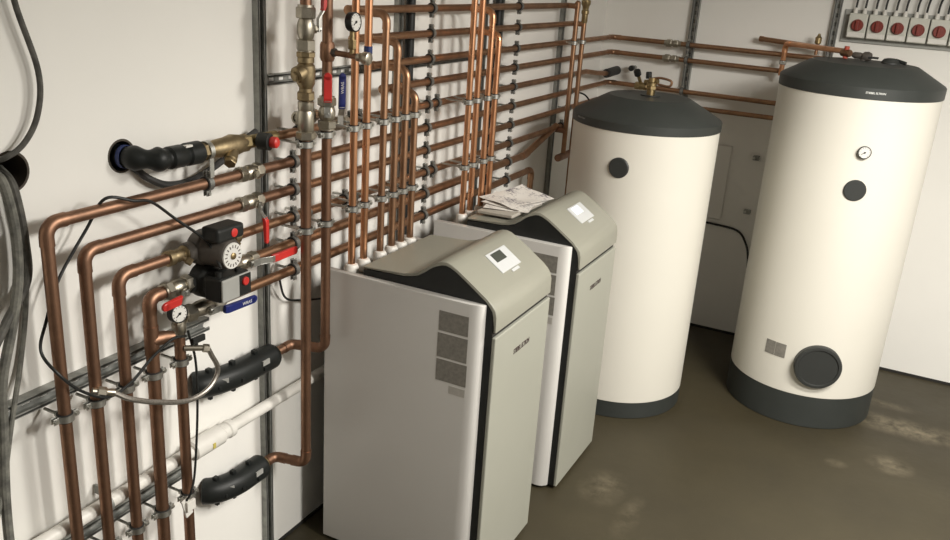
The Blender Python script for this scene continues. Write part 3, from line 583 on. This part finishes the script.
# ------------------------------------------------------------------ boilers
LID = [(.275, 1.178), (.44, 1.186), (.47, 1.190), (.495, 1.199), (.52, 1.217), (.545, 1.238), (.565, 1.251), (.585, 1.259), (.605, 1.261), (.625, 1.256), (.65, 1.241), (.70, 1.208), (.765, 1.163), (.785, 1.147), (.797, 1.130), (.803, 1.108), (.804, 1.053)]
def boiler(y0, label, lit, deck_y):
    root = thing('heat_pump_boiler', label, 'boiler', (0, y0, 0), 'boilers')
    W = .51; Y = (0, 1, 0)
    X_, Z_ = (1, 0, 0), (0, 0, 1)      # X x Z = -Y : extrude with negative distances
    under = [(x, z - .012) for x, z in LID[:-1]] + [(.79, 1.053)]
    under = [(min(x, .79), z) for x, z in under]
    body = [(.15, .02), (.79, .02)] + list(reversed(under)) + [(.275, 1.105), (.15, 1.105)]
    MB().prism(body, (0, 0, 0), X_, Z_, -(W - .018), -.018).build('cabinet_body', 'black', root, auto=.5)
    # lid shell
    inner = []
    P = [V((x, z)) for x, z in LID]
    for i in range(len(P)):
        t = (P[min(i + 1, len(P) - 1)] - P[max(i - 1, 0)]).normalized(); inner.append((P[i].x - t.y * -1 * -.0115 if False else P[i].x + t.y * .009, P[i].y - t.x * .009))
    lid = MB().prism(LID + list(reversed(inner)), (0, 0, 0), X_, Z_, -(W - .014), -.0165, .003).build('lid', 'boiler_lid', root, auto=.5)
    # side panels with rounded front edge
    def side(yA, yB, nm):
        s = 1 if yB > yA else -1
        plan = [(.13, yA), (.708, yA)]
        for k in range(1, 9):
            a = k / 8 * PI / 2; plan.append((.708 + .055 * math.sin(a), yA + s * .030 * (1 - math.cos(a))))
        plan += [(.755, yB + s * .002), (.74, yB), (.13, yB)]
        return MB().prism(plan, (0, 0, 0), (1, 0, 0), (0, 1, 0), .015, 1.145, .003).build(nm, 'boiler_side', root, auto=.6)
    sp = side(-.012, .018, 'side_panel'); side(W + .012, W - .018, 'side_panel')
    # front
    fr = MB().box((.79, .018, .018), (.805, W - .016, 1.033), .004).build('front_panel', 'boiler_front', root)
    text_mesh('STIEBEL ELTRON', .0185, 'ink', 'lettering', fr, Matrix(((0, 0, 1, .8055), (1, 0, 0, .25), (0, 1.45, 0, .922), (0, 0, 0, 1))), bold=.0006)
    MB().box((.786, .0185, 1.034), (.7915, W - .0165, 1.053)).build('seam', 'joint', root)
    # display on the slope
    sl = math.atan2(1.241 - 1.163, .765 - .65)
    mt = Matrix.Translation((.688, .29, 1.2163)) @ Matrix.Rotation(sl, 4, 'Y')
    ds = MB().box((-.045, -.077, -.002), (.045, .077, .003), .0015, mt).build('display_panel', 'display', root)
    MB().box((-.037, -.052, .003), (.002, .026, .0042), 0, mt).build('screen', 'screen_lit' if lit else 'screen', ds)
    MB().box((.049, -.015, -.002), (.060, .042, .003), .001, mt).build('tab', 'display', ds)
    # stickers on the near side
    for (x0, x1, z0, z1) in ((.604, .716, 1.027, 1.099), (.602, .717, .929, 1.018), (.602, .72, .84, .921)):
        MB().box((x0, -.0128, z0), (x1, -.0118, z1)).build('rating_label', 'sticker', sp)
    MB().box((.655, -.0126, .800), (.718, -.0118, .829)).build('faint_label', 'sticker2', sp)
    # rear deck with pipe collars
    for y in deck_y:
        MB().lathe([(.019, -.03), (.0245, -.026), (.0265, -.012), (.0265, .006), (.022, .016), (.0136, .019)], (.21, y - y0, 1.150), (0, 0, 1), 20).build('pipe_collar', 'white_pl', root)
    MB().box((.15, .02, 1.105), (.275, W - .02, 1.118), .002).build('rear_deck', 'plate', root)
    return root
boiler(2.41, 'near grey-white heating boiler, nearest the camera, with dark display screen', False, (2.446, 2.522, 2.632, 2.712, 2.78, 2.848))
boiler(3.20, 'far grey-white heating boiler between near boiler and tanks, with lit screen and papers', True, (3.292, 3.366, 3.470, 3.546))
# things lying on the far boiler
bk = MB().box((-.085, -.15, 0), (.085, .15, .014), .003, Matrix.Translation((.385, 3.42, 1.193)) @ Matrix.Rotation(-.05, 4, 'Z') @ Matrix.Rotation(-.035, 4, 'Y')).build('document_folder', 'board')
tag(bk, 'grey folder lying flat under the papers on the far boiler', 'folder')
def sheet(name, label, c, w, l, rot, z0, curl, seed):
    rnd = random.Random(seed); bm_ = MB(); n, m_ = 10, 12; g = []
    for i in range(n + 1):
        row = []
        for j in range(m_ + 1):
            u = i / n - .5; v = j / m_ - .5
            x = u * w; y = v * l; z = curl * (max(0, v + .1) ** 2 * .9 + max(0, u * -.8 + v * .6) ** 2 * 1.2 + .12 * math.sin(u * 7 + seed) * math.cos(v * 5))
            row.append(bm_.bm.verts.new((x, y, z)))
        g.append(row)
    fs = [bm_.bm.faces.new((g[i][j], g[i + 1][j], g[i + 1][j + 1], g[i][j + 1])) for i in range(n) for j in range(m_)]
    for f in fs: f.smooth = True
    r = bmesh.ops.extrude_face_region(bm_.bm, geom=fs); 
    for v in [e for e in r['geom'] if isinstance(e, bmesh.types.BMVert)]: v.co.z += .0012
    o = bm_.build(name, 'paper'); o.location = (c[0], c[1], z0); o.rotation_euler = (0, .0, rot); return tag(o, label, 'paper', 'papers on the far boiler')
sheet('paper_sheet', 'printed sheet lowest in the paper pile on the far boiler', (.37, 3.46), .20, .28, .25, 1.211, .008, 1)
sheet('paper_sheet', 'printed sheet in the middle of the paper pile on far boiler', (.385, 3.49), .20, .285, -.15, 1.2165, .014, 2)
sheet('paper_sheet', 'creased printed sheet topmost on the far boiler', (.375, 3.50), .21, .27, -.38, 1.224, .03, 4)

# ------------------------------------------------------------------ tanks
def tank(c, r, label, base_h, body_top, band, flat_r, top):
    root = thing('hot_water_tank', label, 'tank', (*c, 0), 'hot water tanks')
    MB().lathe([(r - .004, 0), (r - .001, .004), (r - .001, base_h)], (0, 0, 0), (0, 0, 1), 96).build('base_ring', 'tankdark', root)
    MB().lathe([(r - .006, base_h - .004), (r, base_h + .002), (r, body_top)], (0, 0, 0), (0, 0, 1), 96).build('jacket', 'tank', root)
    b0 = body_top
    MB().lathe([(r, b0 - .004), (r + .004, b0 - .002), (r + .005, b0 + band - .008), (r - .002, b0 + band), (flat_r + .012, top - .006), (flat_r, top), (.06, top + .001)], (0, 0, 0), (0, 0, 1), 96).build('lid', 'tankdark', root, auto=.35)
    return root
def tangent(c, r, ang, z):
    a = math.radians(ang); n_ = V((math.cos(a), math.sin(a), 0)); return V((r * math.cos(a), r * math.sin(a), z)), n_
T1 = (.686, 4.362); R1 = .369; T2 = (1.619, 4.871); R2 = .387
t1 = tank(T1, R1, 'shorter cream hot water tank with anthracite lid beside the far boiler', .092, 1.503, .045, .205, 1.638)
t2 = tank(T2, R2, 'taller cream hot water tank with thermometer on the right', .178, 1.733, .057, .25, 1.868)
p, n_ = tangent(T1, R1, -90.5, 1.33); MB().lathe([(.050, -.01), (.050, .004), (.046, .008)], p, n_, 32).build('plug', 'plug', t1)
text_mesh('STIEBEL ELTRON', .010, 'grey', 'lettering', t1, wrap=(0, 0, R1 + .0055, math.radians(-132.5), 1.529))
p, n_ = tangent(T2, R2, -76, 1.297); MB().lathe([(.052, -.01), (.052, .004), (.048, .008)], p, n_, 32).build('plug', 'plug', t2)
p, n_ = tangent(T2, R2, -75.8, .36)
fl = MB().lathe([(.116, -.02), (.118, .02), (.113, .03), (.10, .031), (.096, .024), (.02, .024)], p, n_, 48).build('flange_cover', 'plug', t2, auto=.5)
def wrapbox(root, rr, a0, a1, z0, z1, m, name):
    w = MB(); n = 8; A = []
    for k in range(n + 1):
        a = math.radians(a0 + (a1 - a0) * k / n)
        A.append([w.bm.verts.new((q * math.cos(a), q * math.sin(a), z)) for q in (rr, rr + .0012) for z in (z0, z1)])
    for k in range(n):
        a, b_ = A[k], A[k + 1]
        for i, j in ((0, 1), (1, 3), (3, 2), (2, 0)): w.bm.faces.new((a[i], a[j], b_[j], b_[i]))
    w.bm.faces.new((A[0][0], A[0][1], A[0][3], A[0][2])); w.bm.faces.new((A[-1][0], A[-1][2], A[-1][3], A[-1][1]))
    return w.build(name, m, root)
wrapbox(t2, R2 + .0002, -117, -109.2, .362, .438, 'sticker', 'rating_label'); wrapbox(t2, R2 + .0002, -108.8, -100.5, .362, .438, 'sticker', 'rating_label')
text_mesh('STIEBEL ELTRON', .012, 'whiteink', 'lettering', t2, wrap=(0, 0, R2 + .0055, math.radians(-75.8), 1.761), bold=.0003)
a = math.radians(-75.3)
gauge('round black-rimmed thermometer on the taller tank', (T2[0] + (R2 + .018) * math.cos(a), T2[1] + (R2 + .018) * math.sin(a), 1.485), (math.cos(a), math.sin(a), 0), .0305, 0, 'thermometer', 'thermometer', dep=.017)
# fittings on the shorter tank
vt = thing('valve_fitting', 'brass fitting with black cap and loop standing on the shorter tank lid', 'valve', (.69, 4.36, 1.64))
MB().lathe([(.05, 0), (.05, .004)], (0, 0, .001), (0, 0, 1), 24).build('rosette', 'plug', vt)
MB().lathe([(.02, 0), (.02, .04), (.026, .045), (.026, .06), (.018, .065), (.018, .085)], (0, 0, .004), (0, 0, 1), 18).hexnut((0, 0, .03), (0, 0, .05), .026).build('body', 'brass', vt)
MB().cyl((-.04, .02, .06), (.03, 0, .075), .014, 14).build('side_port', 'brass', vt)
MB().lathe([(.013, 0), (.015, .004), (.015, .03), (.012, .034)], (-.02, .005, .082), (-.1, 0, 1), 16).build('cap', 'black', vt)
MB().tube(smooth([(.0, 0, .085), (.04, .0, .092), (.09, .0, .085), (.10, 0, .07), (.085, 0, .055), (.03, 0, .06)]), .006, 10).build('loop', 'copper', vt)
for (px, py, pz, t) in ((.50, 4.62, 1.62, 'left'), (.60, 4.55, 1.64, 'right')): pass
for (x, y, lb, dx) in ((.43, 5.49, 'left', -.02), (.36, 5.49, 'leftmost', .02)): pass
# brass valves and black sleeves behind the shorter tank
b1 = thing('wall_valve', 'brass valve with black knob behind the shorter tank lid', 'valve', (.31, YW, ZR[5] + .0))
MB().hexnut((-.035, 0, 0), (-.01, 0, 0), .024).lathe([(.02, -.02), (.026, 0), (.02, .03)], (0, 0, 0), (1, 0, 0), 16).hexnut((.02, 0, 0), (.045, 0, 0), .024).build('body', 'brass', b1)
MB().cyl((0, 0, .018), (-.01, -.03, .06), .011, 14).build('bonnet', 'brass', b1)
MB().lathe([(.018, 0), (.022, .004), (.022, .034), (.018, .038)], (-.012, -.035, .066), (-.2, -.5, .85), 16).build('knob', 'black', b1)
b2 = thing('wall_stub', 'short black-capped stub on the back wall above the shorter tank', 'pipe stub', (.235, YB, 1.65))
MB().cyl((0, 0, 0), (0, -.05, 0), .014, 16).build('pipe', 'galv', b2); MB().cyl((0, -.05, 0), (0, -.085, 0), .018, 16, .003).build('cap', 'black', b2)
fs_ = MB().tube(smooth([(.11, 5.38, 1.613), (.112, 5.43, 1.614), (.115, 5.50, 1.618), (.118, YB - .002, 1.62)]), .028, 16).build('foam_sleeve', 'rubber'); tag(fs_, 'black foam sleeve where the fifth pipe enters the back wall', 'pipe sleeve')
cable('black_cable', 'short dark cable bent over the left edge of the shorter tank', [(.10, 4.86, 1.545), (.16, 4.88, 1.53), (.21, 4.86, 1.48), (.22, 4.84, 1.42)], .005, 'black')
# back wall pipe clamps and unions at the rail
for i, z in ((2, ZR[2] - .003), (3, ZR[3] - .003), (5, ZR[5] - .003)):
    clamp((.578, YW, z), 'x', RH, .05, f'black-lined clamp on the {ORD[i]} pipe at the back wall rail', 'clamps at the back wall rail')
    if i < 4:
        u_ = MB().hexnut((.44, YW, z + .0), (.475, YW, z), .024).hexnut((.485, YW, z), (.515, YW, z), .022).cyl((.43, YW, z), (.535, YW, z), .0175, 16).build('union_fitting', 'nickel')
        tag(u_, f'silver union on the {ORD[i]} pipe left of the back wall rail', 'fitting', 'back wall unions')
# pipes over to the tall tank
pipe('copper riser at the left edge of the tall tank, bending over its lid', [(1.15, YW - .036, ZR[3] - .03), (1.15, YW - .036, 1.893), (1.50, 5.02, 1.905)], .0145, 'copper_bright', rad=.03, group='tall tank pipes')
clamp((1.15, YW - .036, 1.785), 'z', .0145, .0, 'silver clamp on the riser left of the tall tank', 'clamp on tall tank riser')
pipe('copper pipe with capped end crossing above the riser to the tall tank', [(.99, 5.50, 1.903), (1.40, 5.43, 1.884)], .0145, 'copper', group='tall tank pipes', cap0=True)
rv = thing('tank_valve', 'small dull red valve at the end of copper pipe on the tall tank lid', 'valve', (1.515, 4.99, 1.899))
MB().lathe([(.016, -.03), (.019, -.025), (.019, .025), (.016, .03)], (0, 0, 0), (1, -.9, 0), 16).build('body', 'copper', rv)
MB().cyl((0, 0, -.028), (0, 0, .034), .013, 16, .002).build('knob', 'valve_red', rv)
vb = thing('tank_connection', 'dark union fitting lying behind the red valve on the tall tank', 'fitting', (1.605, 4.97, 1.893))
MB().lathe([(.012, -.06), (.016, -.05), (.016, -.02), (.013, -.01), (.022, 0), (.024, .02), (.018, .035)], (0, 0, 0), (1, -.35, .0), 16).build('body', 'darkcast', vb)
MB().cyl((0, 0, -.022), (0, 0, 0), .016, 14).build('foot', 'darkcast', vb)
MB().box((.02, -.03, -.008), (.07, .0, .002), .003).build('lever', 'black', vb)
hb = thing('tank_connection', 'black round cap standing on the right of tall tank lid', 'fitting', (1.735, 4.95, 1.868))
MB().lathe([(.046, 0), (.046, .008), (.034, .024), (.018, .028)], (0, 0, 0), (0, 0, 1), 20).build('cap', 'plug', hb)
MB().cyl((.02, 0, .02), (.07, -.02, .010), .009, 12).build('spout', 'black', hb)
av = thing('air_vent', 'small brass air vent behind the tall tank lid', 'air vent', (1.32, YW - .02, ZR[2] + .012))
MB().cyl((0, 0, 0), (0, 0, .06), .009, 12).hexnut((0, 0, .03), (0, 0, .045), .015).build('stem', 'copper', av)
MB().lathe([(.012, .06), (.018, .065), (.018, .095), (.01, .105), (.006, .118)], (0, 0, 0), (0, 0, 1), 16).build('body', 'brass', av)
# wall bits between the tanks
tag(MB().box((.70, YB - .012, .76), (.925, YB, 1.24), .008).build('access_panel', 'wall'), 'pale access panel low on the back wall between the tanks', 'panel')
for (z, t) in ((1.19, 'upper'), (.845, 'lower')):
    o = MB().box((1.06, YB - .03, z - .014), (1.10, YB, z + .014), .003).build('wall_bracket', 'galv'); tag(o, f'{t} small steel bracket on the back wall left of the tall tank', 'bracket', 'brackets by the tall tank')
    MB().hexnut((1.07, YB - .03, z), (1.07, YB - .038, z), .008).build('bolt', 'steel', o)
cable('black_cable', 'black cable lying across the back wall between the two tanks', [(.70, YB - .01, .71), (.80, YB - .01, .725), (.92, YB - .01, .725), (1.04, YB - .012, .71), (1.10, YB - .02, .65), (1.14, YB - .05, .55), (1.16, YB - .05, .3), (1.16, YB - .05, .02)], .007, 'black')

# ------------------------------------------------------------------ switch boxes on the back wall
pl = tag(MB().box((1.425, YB - .012, 1.925), (2.25, YB, 2.105), .003).build('backing_plate', 'plate'), 'grey backing plate on the back wall carrying the red rotary switches', 'plate')
SWN = ['leftmost', 'second', 'third', 'fourth', 'fifth', 'sixth']
def switch_box(x, i):
    lb = f'{SWN[i]} grey isolator switch box with red rotary knob' + (' from the left above the tall tank' if i else ' in the row above the tall tank')
    root = thing('isolator_switch', lb, 'switch', (x, YB - .0125, 1.955), 'isolator switches')
    MB().box((-.049, -.062, 0), (.049, 0, .132), .005).build('housing', 'boxgrey', root)
    MB().box((-.045, -.0665, .004), (.045, -.062, .03), .002).build('cover_strip', 'white_pl', root)
    MB().lathe([(.033, 0), (.033, .003)], (0, -.062, .068), (0, -1, 0), 28).build('knob_plate', 'darkred', root)
    k = MB().lathe([(.031, 0), (.030, .014), (.027, .018)], (0, -.065, .068), (0, -1, 0), 28).box((-.008, -.098, .042), (.008, -.083, .094), .003).build('rotary_knob', 'darkred', root)
    for sx in (-1, 1):
        MB().lathe([(.012, 0), (.012, .016), (.009, .02), (.009, .03)], (sx * .024, -.03, .132), (0, 0, 1), 14).build('cable_gland', 'white_pl', root)
        MB().box((sx * .049 - .005 * (sx > 0), -.05, .02), (sx * .049 + .005 * (sx < 0), -.04, .028)).build('latch', 'plate', root)
        c = MB().tube(smooth([(sx * .024, -.03, .158), (sx * .024 + .004, -.028, .22), (sx * .022 + .03, -.02, .32), (sx * .02 + .045, -.012, .5), (sx * .02 + .045, -.012, ZC - 1.958)]), .0058, 10).build('supply_cable', 'black', root)
    return root
for i in range(6): switch_box(1.506 + i * .104, i)
# ------------------------------------------------------------------ light
def area(name, loc, rot, sx, sy, e, c=(1, .962, .895)):
    l = bpy.data.lights.new(name, 'AREA'); l.shape = 'RECTANGLE'; l.size = sx; l.size_y = sy; l.energy = e; l.color = c
    o = bpy.data.objects.new(name, l); COL.objects.link(o); o.location = loc; o.rotation_euler = rot; return o
area('unseen_ceiling_light', (2.85, 2.95, ZC - .06), (0, 0, 0), 1.2, .35, 125)
area('unseen_ceiling_light', (3.3, 1.75, ZC - .06), (0, 0, 0), 1.2, .35, 135)  # unseen fill light added to brighten the left wall, no fixture
w = bpy.data.worlds.new('world'); S.world = w; w.use_nodes = True
w.node_tree.nodes['Background'].inputs[0].default_value = (.9, .92, 1, 1); w.node_tree.nodes['Background'].inputs[1].default_value = .1
# ------------------------------------------------------------------ camera
f_px = 867.7; yaw, pitch, roll = (math.radians(a) for a in (25.858, 19.265, 3.879))
fw = V((-math.sin(yaw) * math.cos(pitch), math.cos(yaw) * math.cos(pitch), -math.sin(pitch))); rt = V((math.cos(yaw), math.sin(yaw), 0)); up = rt.cross(fw)
r2 = rt * math.cos(roll) + up * math.sin(roll); u2 = up * math.cos(roll) - rt * math.sin(roll)
cam = bpy.data.cameras.new('camera'); co = bpy.data.objects.new('camera', cam); COL.objects.link(co)
mw = Matrix(((*r2, 0), (*u2, 0), (*(-fw), 0), (0, 0, 0, 1))).transposed(); mw.translation = (1.888, 0, 2.2); co.matrix_world = mw
cam.sensor_fit = 'HORIZONTAL'; cam.sensor_width = 36; cam.lens = f_px * 36 / 950; cam.clip_start = .02
S.camera = co
S.view_settings.view_transform = 'Standard'; S.view_settings.look = 'None'; S.view_settings.exposure = 0; S.view_settings.gamma = 1; S.view_settings.use_curve_mapping = False
